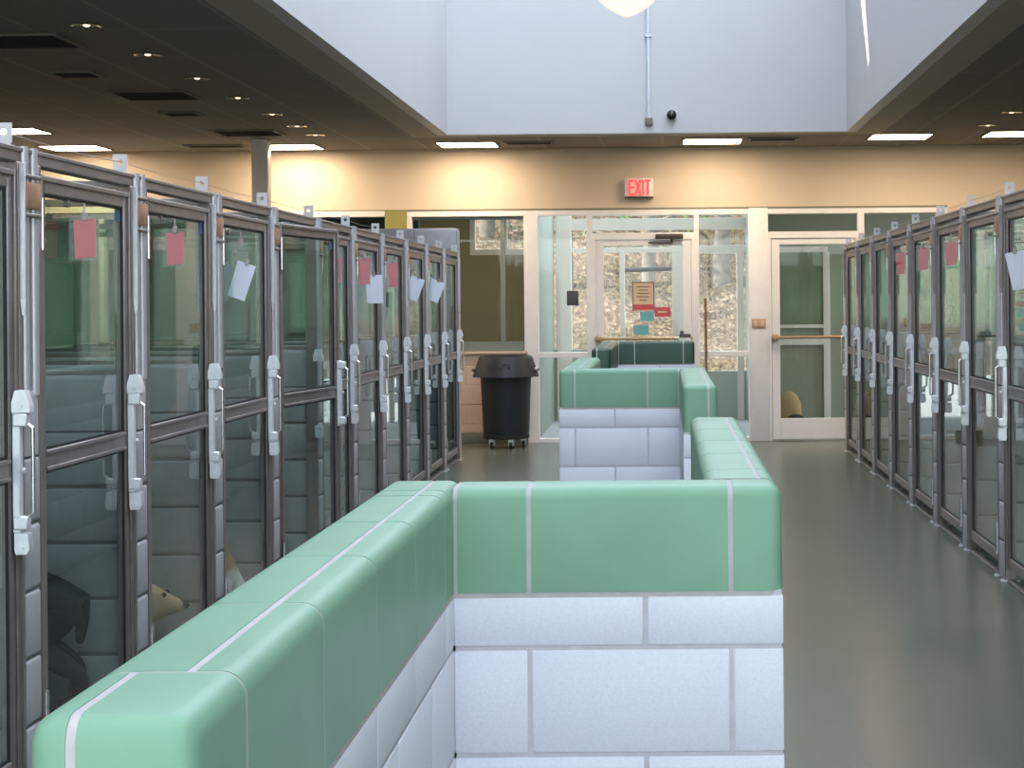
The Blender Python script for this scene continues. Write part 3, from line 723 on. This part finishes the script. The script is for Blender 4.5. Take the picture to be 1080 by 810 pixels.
def make_partition(s, label, group, zt):
    """block wall between two bays with a glass screen on it; local x along the aisle (centre 0), wall runs to -s*y"""
    o = thing('kennel_partition', label, 'partition', (0,0,0), 0, group)
    h = BT/2; mb = MB(); g = .003
    for k in range(6):
        z0, z1 = k*.203, (k+1)*.203
        d = [0]+[.2*(1-(k % 2))+.406*i for i in range(1, 6)]; d = [q for q in d if q < DEEP-.1]+[DEEP]
        for i, (a, b) in enumerate(zip(d, d[1:])):
            ya, yb_ = (.03-a-(g if i else 0)), (.03-b+g)
            y0_, y1_ = sorted((ya*s, yb_*s))
            if k == 5:
                side = [] 
                if i == 0: side = ['y1' if s > 0 else 'y0']
                mb.rbox(-h, h, y0_, y1_, z0+g, z1, side+['x0', 'x1'], .022, 4)
            elif i == 0:
                mb.box(-h, h, y0_, y1_, z0+(g if k else 0), z1-g, .012, 3)
            else: mb.box(-h, h, y0_, y1_, z0+(g if k else 0), z1-g, .003, 1)
    mb.build('block_wall', M['kblock'], o)
    MB().box(-h+.005, h-.005, *sorted(((.03-.006)*s, (.03-DEEP+.004)*s)), 0, 1.19).build('mortar_joints', M['kgrout'], o)
    for q in (-.042, .042):
        MB().cyl((q, .022*s, 1.2), (q, .022*s, zt+.008), .016, 18).build('upright_tube', M['alu_light'], o)
    MB().box(-.062, .062, .030*s, .043*s, zt-.18, zt-.10, .004, 2).build('clamp_band', M['tan_reflect'], o)
    MB().box(-.064, .064, .022*s, .044*s, zt-.205, zt-.193, .003, 1).box(-.064, .064, .022*s, .044*s, zt-.088, zt-.076, .003, 1).build('clamp_strip', M['alu'], o)
    MB().box(-.004, .004, *sorted((-.01*s, (.03-DEEP)*s)), 1.218, zt-.04).build('glass_screen', M['sglass'], o, smooth=False)
    MB().box(-.018, .018, *sorted((-.01*s, (.03-DEEP)*s)), zt-.045, zt-.015, .003, 1).box(-.015, .015, *sorted((-.01*s, (.03-DEEP)*s)), 1.216, 1.236, .003, 1).build('screen_rail', M['alu'], o)
    return o
ORD = ['first', 'second', 'third', 'fourth', 'fifth', 'sixth', 'seventh', 'eighth', 'ninth', 'tenth', 'eleventh', 'twelfth']
LB0 = 5.73-BAY; NL = 11           # left boundaries LB0 + BAY*k, bays k -> k+1
RB0 = 9.9-1.21; RBAY = 1.21; NR = 8
# left row -----------------------------------------------------------------------------------
lx = {1: 'with a red card and black dog', 2: 'with a red card and tan dog', 3: 'with a folded white paper', 4: 'standing slightly ajar',
      5: 'with a pinkish card', 6: 'with red card and papers', 7: 'with one dark red card', 8: 'with a tilted white sheet', 9: 'with a small white sheet', 10: 'at the grey end wall', 0: 'cut off by the picture edge'}
ZL, ZR = 1.945, 2.0
gate0 = front0 = part0 = gateb = None
for k in range(NL):
    yb0 = LB0+BAY*k+BT/2
    lab = '%s glass gate from near end, left row, %s' % (ORD[k], lx[k])
    gl = (XL, yb0+PW+.005, 0)
    src = 'b' if k in (1, 2, 4) else 'a'
    if src == 'b':
        if gateb is None: gateb = make_gate(-1, lab, 'glass gates of the left kennel row', True, ZL); gx = gateb; gx.location = gl; gx.rotation_euler = (0,0,PI/2)
        else: gx = dup(gateb, gl, PI/2, lab)
    else:
        if gate0 is None: gate0 = make_gate(-1, lab, 'glass gates of the left kennel row', False, ZL); gx = gate0; gx.location = gl; gx.rotation_euler = (0,0,PI/2)
        else: gx = dup(gate0, gl, PI/2, lab)
    if k == 4:
        gx.rotation_euler = (0, 0, PI/2-math.radians(7.2)); gx.location.x += .012
    lab = 'aluminium frame around the %s gate of the left row' % ORD[k]
    if front0 is None: front0 = make_front(-1, lab, 'gate frames of the left kennel row', ZL); front0.location = (XL, yb0, 0); front0.rotation_euler = (0,0,PI/2)
    else: dup(front0, (XL, yb0, 0), PI/2, lab)
    if k > 0:
        lab = 'block partition with glass screen between the %s and %s left gates' % (ORD[k-1], ORD[k])
        pl = (XL, LB0+BAY*k, 0)
        if part0 is None: part0 = make_partition(-1, lab, 'partitions of the left kennels', ZL); part0.location = pl; part0.rotation_euler = (0,0,PI/2)
        else: dup(part0, pl, PI/2, lab)
# end wall of the left row
ye = LB0+BAY*NL
ew = thing('kennel_end_wall', 'tall grey block wall closing the far end of the left row', 'wall', (XL, ye, 0))
mb = MB(); g = .003
for r in range(11):
    z0, z1 = r*.1975, (r+1)*.1975
    d = [0]+[.2*(r % 2)+.406*i for i in range(1, 9)]; d = [q for q in d if q < 2.7]+[2.8]
    for i, (a, b) in enumerate(zip(d, d[1:])):
        if r == 10: mb.rbox(-b+g+.03, -a-(g if i else 0)+.03, -.095, .095, z0+g, z1, ['y0', 'y1']+(['x1'] if i == 0 else []), .03, 4)
        else: mb.box(-b+g+.03, -a-(g if i else 0)+.03, -.095, .095, z0, z1-g, .004, 1)
mb.build('block_wall', M['kblock'], ew)
MB().box(-2.76, .02, -.09, .09, 0, 2.15).build('mortar_joints', M['kgrout'], ew)
# right row ----------------------------------------------------------------------------------
rx_ = {0: 'with a white paper at picture edge', 1: 'with a clear plastic sleeve', 2: 'with a red folded card', 3: 'with one red card', 4: 'with a dark red card', 5: 'with clear glass', 6: 'with clear glass', 7: 'closest to the second door'}
gate1 = front1 = part1 = None
for k in range(NR):
    yb0 = RB0+RBAY*k+BT/2
    lab = '%s glass gate from near end, right row, %s' % (ORD[k], rx_[k])
    gl = (XR, yb0+PW+.005, 0)
    if gate1 is None: gate1 = make_gate(1, lab, 'glass gates of the right kennel row', False, ZR); gate1.location = gl; gate1.rotation_euler = (0,0,PI/2)
    else: dup(gate1, gl, PI/2, lab)
    lab = 'aluminium frame around the %s gate of the right row' % ORD[k]
    if front1 is None: front1 = make_front(1, lab, 'gate frames of the right kennel row', ZR); front1.location = (XR, yb0, 0); front1.rotation_euler = (0,0,PI/2)
    else: dup(front1, (XR, yb0, 0), PI/2, lab)
    lab = ('block partition with glass screen between the %s and %s right gates' % (ORD[k], ORD[k+1])) if k < NR-1 else 'block partition with glass screen closing the far end of the right row'
    pl = (XR, RB0+RBAY*(k+1), 0)
    if part1 is None: part1 = make_partition(1, lab, 'partitions of the right kennels', ZR); part1.location = pl; part1.rotation_euler = (0,0,PI/2)
    else: dup(part1, pl, PI/2, lab)
# kennel back walls
struct('wall_kennel_left', MB().box(XL-DEEP-.2, XL-DEEP+.03, LB0-.1, ye-.1, 0, 1.22), M['kblock'], 'low grey block wall at the back of the left kennels', 'wall')
struct('wall_kennel_right', MB().box(XR+DEEP-.03, XR+DEEP+.2, RB0-.1, RB0+RBAY*NR, 0, 1.22), M['kblock'], 'low grey block wall at the back of the right kennels', 'wall')
# cables through the tabs
def cable(x, ys, z, label):
    mb = MB(); pts = []
    for a, b in zip(ys, ys[1:]):
        pts += [(x, a, z+.042), (x, (a+b)/2, z+.034)]
    pts.append((x, ys[-1], z+.042))
    for a, b in zip(pts, pts[1:]): mb.cyl(a, b, .0012, 6)
    tag(mb.build('cable', M['alu']), label, 'cable')
W_ = BAY-BT
cable(XL, [LB0+BAY*k+BT/2+W_-.075 for k in range(NL)], ZL, 'thin steel cable strung through the tabs on the left row')
cable(XR, [RB0+RBAY*k+BT/2+W_-.075 for k in range(NR)], ZR, 'thin steel cable strung through the tabs on the right row')

# cards clipped on the gates: (side, bay, along, z top, kind, tilt)
def card(side, k, along, ztop, kind, tilt, label, w=.072, h=.135, out=.062, yaw=.25):
    """hangs from a small hook on the glass, its face turned along the aisle; local x points out over the aisle"""
    sg = 1 if side == 'L' else -1
    X = XL if side == 'L' else XR
    y = (LB0+BAY*k if side == 'L' else RB0+RBAY*k)+BT/2+PW+.005+along
    o = thing('kennel_card', label, 'card', (X+sg*out, y, ztop), sg*yaw, 'cards hung on the kennel gates')
    cyw, syw = math.cos(yaw), math.sin(yaw)*sg
    def loc(dx, dy): return (dx*cyw+dy*syw, -dx*syw+dy*cyw)   # undo the yaw for the hook that stays square to the glass
    g0 = loc(-sg*(out-.004), 0); g1 = loc(-sg*(out-.012), 0)
    MB().cyl((*g0, .045), (*g1, .045), .013, 14).cyl((*g1, .045), (0, 0, .045), .0016, 8).box(-.003, .003, -.003, .003, .0, .046).box(-.009, .009, -.007, .007, -.012, .016, .002, 1).build('clip', M['alu'], o)
    if kind == 'paper':
        ct, st = math.cos(tilt), math.sin(tilt)
        for nm, dd, P in (('sheet', 0, [(-w/2, 0), (w/2, -.004), (w/2-.004, -h), (-w/2+.002, -h*.97)]), ('sheet', 1, [(-w/2+.012, -.004), (w/2-.008, -.004), (w/2-.014, -h*.95), (-w/2+.016, -h*.9)])):
            P = [(p[0]*ct-p[1]*st, p[0]*st+p[1]*ct) for p in P]
            mb = MB(); n = len(P)
            a = [mb.bm.verts.new((p[0], -.001+dd*(.004+.18*-p[1]), p[1])) for p in P]; b = [mb.bm.verts.new((p[0], .0002+dd*(.004+.18*-p[1]), p[1])) for p in P]
            mb.bm.faces.new(a); mb.bm.faces.new(b)
            for q in range(n): mb.bm.faces.new((a[q], a[(q+1) % n], b[(q+1) % n], b[q]))
            mb.build(nm, M['paper'], o, smooth=False)
    else:
        MB().box(-w/2-.014, w/2+.004, -.003, .003, -h-.008, .006, .001, 1).build('sleeve', M['sleeve'], o, smooth=False)
        if kind != 'clear':
            MB().prism([(-w/2+.002, -.010), (w/2, -.004), (w/2-.003, -h+.006), (-w/2+.006, -h)], 'y', -.0015, .0015).build('card_sheet', M['red'], o, smooth=False)
    return o
card('L', 1, .32, 1.76, 'red', 0, 'red card in a clear sleeve on the second gate of the left row')
card('L', 2, .26, 1.76, 'red', 0, 'red card in a clear sleeve on the third gate of the left row')
card('L', 3, .20, 1.75, 'clear', 0, 'clear empty sleeve on the fourth gate of the left row', .06, .12)
card('L', 3, .32, 1.66, 'paper', -.3, 'folded white paper hanging on the fourth gate of the left row', .085, .17)
card('L', 5, .23, 1.74, 'red', 0, 'pinkish red card on the sixth gate of the left row', .07, .15)
card('L', 6, .06, 1.76, 'red', 0, 'red card on the seventh left gate beside white papers', .08, .17)
card('L', 6, .46, 1.66, 'paper', .05, 'white sheets hanging on the seventh gate of the left row', .11, .19)
card('L', 7, .12, 1.76, 'red', 0, 'dark red card hanging on the eighth gate of the left row', .07, .18)
card('L', 8, .30, 1.67, 'paper', -.35, 'tilted white sheet hanging on the ninth gate of the left row', .11, .18)
card('L', 9, .40, 1.66, 'paper', -.35, 'white sheet hanging low on the tenth gate of the left row', .12, .18)
card('R', 0, .48, 1.70, 'paper', .2, 'white paper hanging at the picture edge on the right row', .10, .19)
card('R', 1, .10, 1.80, 'clear', 0, 'clear plastic sleeve on the second gate of the right row', .08, .16)
card('R', 2, .12, 1.82, 'red', 0, 'red folded card on the third gate of the right row', .075, .15)
card('R', 3, .12, 1.82, 'red', 0, 'red card on the fourth gate of the right row', .07, .16)
card('R', 4, .12, 1.82, 'red', 0, 'dark red card on the fifth gate of the right row', .07, .17)

# ------------------------------------------------------------------ dogs
def skin_body(name, V, E, mtl, parent, sub=2):
    me = bpy.data.meshes.new(name); me.from_pydata([v[:3] for v in V], E, []); 
    o = bpy.data.objects.new(name, me); C.objects.link(o)
    md = o.modifiers.new('skin', 'SKIN'); md.use_smooth_shade = True
    for i, v in enumerate(V):
        r = v[3]; me.skin_vertices[0].data[i].radius = (r, r)
        me.skin_vertices[0].data[i].use_root = (i == 0)
    sb = o.modifiers.new('sub', 'SUBSURF'); sb.levels = sub; sb.render_levels = sub
    dg = bpy.context.evaluated_depsgraph_get()
    m2 = bpy.data.meshes.new_from_object(o.evaluated_get(dg)); bpy.data.objects.remove(o)
    m2.materials.clear(); m2.materials.append(mtl)
    for p in m2.polygons: p.use_smooth = True; p.material_index = 0
    b = bpy.data.objects.new(name, m2); C.objects.link(b); b.parent = parent
    return b
def chains(*cs):
    V = []; E = []; idx = {}
    for c in cs:
        prev = None
        for p in c:
            if p in idx: i = idx[p]
            else: i = len(V); V.append(p); idx[p] = i
            if prev is not None: E.append((prev, i))
            prev = i
    return V, E
def mir(c): return [(x, -y, z, r) if abs(y) > 1e-6 else (x, y, z, r) for x, y, z, r in c]
def face(o, s, head, eyes, nose):
    for sg in (-1, 1): MB().ball((eyes[0], sg*eyes[1], eyes[2]), .011*s, u=10, w=8).build('eye', M['eye'], o)
    MB().ball(nose, .018*s, u=12, w=8, sc=(.8, 1.1, .8)).build('nose', M['rubber'], o)
def standing_dog(loc, rz, sc, mtl, label):
    o = thing('dog', label, 'dog', loc, rz, None); o.scale = (sc,)*3
    pel = (-.25, 0, .43, .125); loin = (-.11, 0, .44, .112); che = (.08, 0, .41, .125); sho = (.18, 0, .45, .10)
    nk = (.28, 0, .54, .07); hd = (.36, 0, .61, .075); mz = (.45, 0, .58, .045); ns = (.52, 0, .57, .034)
    ear = [hd, (.34, .055, .665, .03), (.35, .09, .62, .02), (.355, .095, .57, .014)]
    fl = [sho, (.18, .085, .36, .05), (.14, .09, .25, .038), (.16, .09, .12, .027), (.16, .09, .035, .03), (.205, .09, .026, .027)]
    hl = [pel, (-.27, .09, .36, .075), (-.19, .095, .26, .05), (-.33, .095, .155, .028), (-.31, .095, .04, .028), (-.26, .095, .026, .028)]
    tl = [pel, (-.335, 0, .38, .03), (-.335, 0, .31, .022), (-.325, 0, .24, .014)]
    V, E = chains([pel, loin, che, sho, nk, hd, mz, ns], ear, mir(ear), fl, mir(fl), hl, mir(hl), tl)
    skin_body('body', V, E, mtl, o); face(o, 1, hd, (.425, .042, .64), (.535, 0, .578)); return o
def sitting_dog(loc, rz, sc, mtl, label):
    o = thing('dog', label, 'dog', loc, rz, None); o.scale = (sc,)*3
    pel = (-.15, 0, .13, .11); mid = (-.08, 0, .24, .105); che = (.02, 0, .33, .10); nk = (.07, 0, .43, .065); hd = (.11, 0, .51, .07); mz = (.19, 0, .485, .042); ns = (.245, 0, .475, .03)
    ear = [hd, (.09, .05, .57, .026), (.085, .062, .62, .016), (.085, .066, .65, .008)]
    fl = [che, (.05, .065, .26, .045), (.07, .065, .14, .03), (.075, .065, .035, .03), (.115, .065, .026, .027)]
    hl = [pel, (-.10, .09, .13, .075), (.02, .125, .14, .045), (-.09, .125, .04, .03), (.02, .125, .028, .028)]
    tl = [pel, (-.26, .02, .05, .03), (-.36, .08, .035, .022), (-.40, .16, .03, .015)]
    V, E = chains([pel, mid, che, nk, hd, mz, ns], ear, mir(ear), fl, mir(fl), hl, mir(hl), tl)
    skin_body('body', V, E, mtl, o); face(o, 1, hd, (.168, .04, .54), (.256, 0, .482)); return o
def lying_dog(loc, rz, sc, mtl, label):
    o = thing('dog', label, 'dog', loc, rz, None); o.scale = (sc,)*3
    pel = (-.24, 0, .115, .105); loin = (-.1, 0, .12, .10); che = (.08, 0, .13, .115); nk = (.18, 0, .20, .07); hd = (.25, 0, .27, .07); mz = (.33, 0, .245, .042); ns = (.385, 0, .235, .036)
    ear = [hd, (.235, .05, .325, .026), (.245, .08, .285, .018), (.25, .083, .24, .012)]
    fl = [che, (.10, .09, .08, .045), (.16, .095, .034, .03), (.28, .09, .03, .027), (.32, .09, .028, .026)]
    hl = [pel, (-.22, .10, .09, .075), (-.10, .14, .06, .042), (-.22, .15, .034, .028), (-.12, .155, .028, .027)]
    tl = [pel, (-.36, .02, .06, .03), (-.46, .08, .035, .022), (-.50, .16, .03, .015)]
    V, E = chains([pel, loin, che, nk, hd, mz, ns], ear, mir(ear), fl, mir(fl), hl, mir(hl), tl)
    skin_body('body', V, E, mtl, o); face(o, 1, hd, (.305, .04, .30), (.398, 0, .243)); return o
standing_dog((-2.425, 6.545, 0), PI+.34, 1.14, M['blacktan'], 'black dog standing behind the second gate of the left row')
lying_dog((-2.36, 7.84, 0), .1, .9, M['tanfur'], 'pale tan dog lying behind the third gate of the left row')
sitting_dog((-2.10, 8.88, 0), -PI/2-.1, .72, M['tanwhite'], 'tan and white dog sitting upright behind the fourth gate of the left row')

# ------------------------------------------------------------------ ceiling fittings
def troffer(x, y, label, L=1.18, first=[None]):
    if first[0] is None:
        o = thing('ceiling_light', label, 'ceiling light', (x, y, CEIL), 0, 'lit ceiling lights along the far wall'); first[0] = o
        mb = MB()
        mb.box(-.305, .305, -.305, -.285, -.012, .0).box(-.305, .305, .285, .305, -.012, .0).box(-.305, -.285, -.285, .285, -.012, .0).box(.285, .305, -.285, .285, -.012, 0)
        mb.build('trim_ring', M['ventw'], o)
        MB().box(-.285, .285, -.285, .285, -.009, -.001).build('diffuser', M['troffer'], o, smooth=False)
    else: dup(first[0], (x, y, CEIL), None, label)
LX = [(-5.94, 17.2, 'lit ceiling light at the left picture edge'), (-5.94, 19.1, 'second lit ceiling light from the left, over the left kennels'), (-3.78, 19.2, 'lit ceiling light partly behind the pale column'),
      (-1.97, 19.1, 'lit ceiling light below the left corner of the skylight'), (.5, 18.95, 'lit ceiling light above and right of the exit sign'), (2.34, 18.6, 'lit ceiling light below the right corner of the skylight'), (3.45, 18.4, 'lit ceiling light at the right picture edge')]
for a in LX: troffer(*a)
def vent(x, y, w, l, label, first={}):
    key = (w, l)
    if key not in first:
        o = thing('ceiling_vent', label, 'vent', (x, y, CEIL), 0, 'dark vents in the ceiling'); first[key] = o
        mb = MB(); fr = .03
        mb.box(-w/2, w/2, -l/2, -l/2+fr, -.014, 0, .002, 1).box(-w/2, w/2, l/2-fr, l/2, -.014, 0, .002, 1).box(-w/2, -w/2+fr, -l/2+fr, l/2-fr, -.014, 0, .002, 1).box(w/2-fr, w/2, -l/2+fr, l/2-fr, -.014, 0, .002, 1)
        mb.build('frame', M['ventw'], o)
        mb = MB().box(-w/2+fr, w/2-fr, -l/2+fr, l/2-fr, -.003, -.001)
        q = -l/2+fr+.02
        while q < l/2-fr:
            mb.prism([(q, -.003), (q+.012, -.013), (q+.016, -.013), (q+.006, -.003)], 'x', -w/2+fr, w/2-fr); q += .035
        mb.build('louvres', M['dark'], o)
    else: dup(first[key], (x, y, CEIL), None, label)
for x, y, w, l, lb in ((-3.86, 11.4, .6, .6, 'nearest square vent in the left ceiling'), (-3.86, 14.4, .6, .6, 'middle square vent in the left ceiling'), (-3.86, 17.6, .6, .6, 'square vent in the left ceiling by the pale column'),
        (-4.05, 13.05, .32, .32, 'small dark vent between the two nearer square vents'), (-4.02, 15.8, .32, .32, 'small dark vent behind the middle square vent'), (-4.5, 19.0, .6, .3, 'long vent close to the far wall on the left'),
        (-1.34, 18.95, .5, .3, 'vent between two lit lights, left of the exit sign'), (1.1, 18.75, .5, .3, 'vent between two lit lights, right of the exit sign')):
    vent(x, y, w, l, lb)
def downlight(x, y, label, first=[None]):
    if first[0] is None:
        o = thing('downlight', label, 'downlight', (x, y, CEIL), 0, 'small recessed downlights'); first[0] = o
        MB().lathe([(.088, -.001), (.09, -.006), (.075, -.008), (.07, -.004), (.03, -.0015), (.088, -.001)], n=24).build('trim_ring', M['glint'], o)
        MB().ball((0, 0, -.003), .02, sc=(1, 1, .4)).build('lamp', M['lampglow'], o)
    else: dup(first[0], (x, y, CEIL), None, label)
for i in range(7):
    downlight(-3.29, 10.8+1.28*i if i < 5 else 17.0+.9*(i-5), '%s small downlight from the near end of the left ceiling' % ORD[i])
for i in range(2): downlight(3.02, 16.3+1.2*i, ('nearer', 'farther')[i]+' small downlight in the right ceiling')

# pendant, conduit and dome camera in the skylight well
pd = thing('pendant_lamp', 'bell shaped frosted glass pendant hanging from the skylight', 'lamp', ((664-VPX)*10.3/F, 10.3, H+300*10.3/F))
MB().lathe([(0, 0), (.03, .008), (.075, .03), (.125, .062), (.165, .105), (.20, .17), (.225, .26), (.235, .36), (.23, .365), (.215, .26), (.19, .17), (.155, .11), (.115, .068), (.07, .037), (.02, .014), (0, .012)], n=40).build('glass_shade', M['pendantglass'], pd)
MB().lathe([(.236, .33), (.245, .335), (.245, .375), (.236, .38), (.12, .46), (.11, .62), (.02, .66), (0, .66)], n=32).build('reflector_cap', M['alu_light'], pd)
mb = MB()
for a in range(4):
    t = a*PI/2+.0; mb.box(.178*math.cos(t)-.008, .178*math.cos(t)+.008, .178*math.sin(t)-.008, .178*math.sin(t)+.008, .10, .14, .003, 1)
mb.build('clasp', M['darkgrey'], pd)
MB().cyl((0, 0, .65), (0, 0, TOP-pd.location.z), .008, 10).build('stem', M['alu_light'], pd)
MB().box(-.16, .16, -.03, .03, TOP-pd.location.z, TOP-pd.location.z+.06).build('mount_bar', M['white_frame'], pd)
cd = thing('conduit', 'white vertical conduit on the end wall of the skylight', 'pipe', ((686-VPX)*WY1/F, WY1, 3.16))
MB().cyl((0, -.02, .03), (0, -.02, TOP-3.16), .017, 12).build('pipe', M['rodwhite'], cd)
MB().box(-.035, .035, -.05, 0, -.03, .04, .006).build('junction_box', M['ventw'], cd)
for zz in (.8, 1.6): MB().box(-.03, .03, -.042, 0, zz, zz+.03, .003, 1).build('strap', M['rodwhite'], cd)
cm = thing('dome_camera', 'small dark dome camera on the end wall of the skylight', 'camera', ((710-VPX)*WY1/F, WY1, H+196*WY1/F))
MB().cyl((0, 0, 0), (0, -.03, 0), .052, 20).build('mount', M['white_plastic'], cm)
MB().ball((0, -.055, 0), .048, u=20, w=14).build('dome', M['ball'], cm)

# ------------------------------------------------------------------ light
w = bpy.data.worlds.new('sky'); S.world = w; w.use_nodes = True; nt = w.node_tree
bgn = nt.nodes['Background']
sk = nt.nodes.new('ShaderNodeTexSky'); sk.sky_type = 'NISHITA'; sk.sun_disc = False; sk.sun_elevation = math.radians(44); sk.sun_rotation = math.radians(250)
mxn = nt.nodes.new('ShaderNodeMix'); mxn.data_type = 'RGBA'; mxn.inputs[0].default_value = .72
mxn.inputs[7].default_value = (3.1, 3.3, 3.7, 1)
nt.links.new(sk.outputs[0], mxn.inputs[6]); nt.links.new(mxn.outputs[2], bgn.inputs['Color'])
bgn.inputs['Strength'].default_value = .62
sl = bpy.data.lights.new('sun', 'SUN'); sl.energy = 6.5; sl.angle = math.radians(.6); sl.color = (1, .95, .87)
so = bpy.data.objects.new('sun', sl); C.objects.link(so); so.rotation_euler = SUN.to_track_quat('-Z', 'Y').to_euler(); so.location = (-20, 0, 25)
pl = bpy.data.lights.new('skylight_portal', 'AREA'); pl.shape = 'RECTANGLE'; pl.size = WX1-WX0; pl.size_y = WY1-WY0; pl.cycles.is_portal = True
pl2 = bpy.data.lights.new('window_portal', 'AREA'); pl2.shape = 'RECTANGLE'; pl2.size = 10.4; pl2.size_y = 2.9; pl2.cycles.is_portal = True
po2 = bpy.data.objects.new('window_portal', pl2); C.objects.link(po2); po2.location = (0, RY0-.2, 1.6); po2.rotation_euler = (PI/2, 0, 0)
po = bpy.data.objects.new('skylight_portal', pl); C.objects.link(po); po.location = ((WX0+WX1)/2, (WY0+WY1)/2, TOP-.02)

# ------------------------------------------------------------------ camera
cd_ = bpy.data.cameras.new('camera'); cam = bpy.data.objects.new('camera', cd_); C.objects.link(cam)
cd_.sensor_width = 36; cd_.lens = F*36/1080; cd_.clip_start = .05; cd_.clip_end = 300
cd_.shift_x = -(VPX-540)/1080; cd_.shift_y = -(405-VPY)/1080
cam.matrix_world = Matrix.Translation((0, 0, H)) @ Matrix.Rotation(PI/2, 4, 'X') @ Matrix.Rotation(ROLL, 4, 'Z')
S.camera = cam
S.view_settings.view_transform = 'Standard'; S.view_settings.look = 'None'; S.view_settings.gamma = 1; S.view_settings.use_curve_mapping = False
S.view_settings.exposure = 1.22
S.cycles.max_bounces = 10; S.cycles.diffuse_bounces = 5; S.cycles.glossy_bounces = 5; S.cycles.transparent_max_bounces = 40
S.cycles.sample_clamp_indirect = 6; S.cycles.use_denoising = True
S.cycles.caustics_reflective = False; S.cycles.caustics_refractive = False
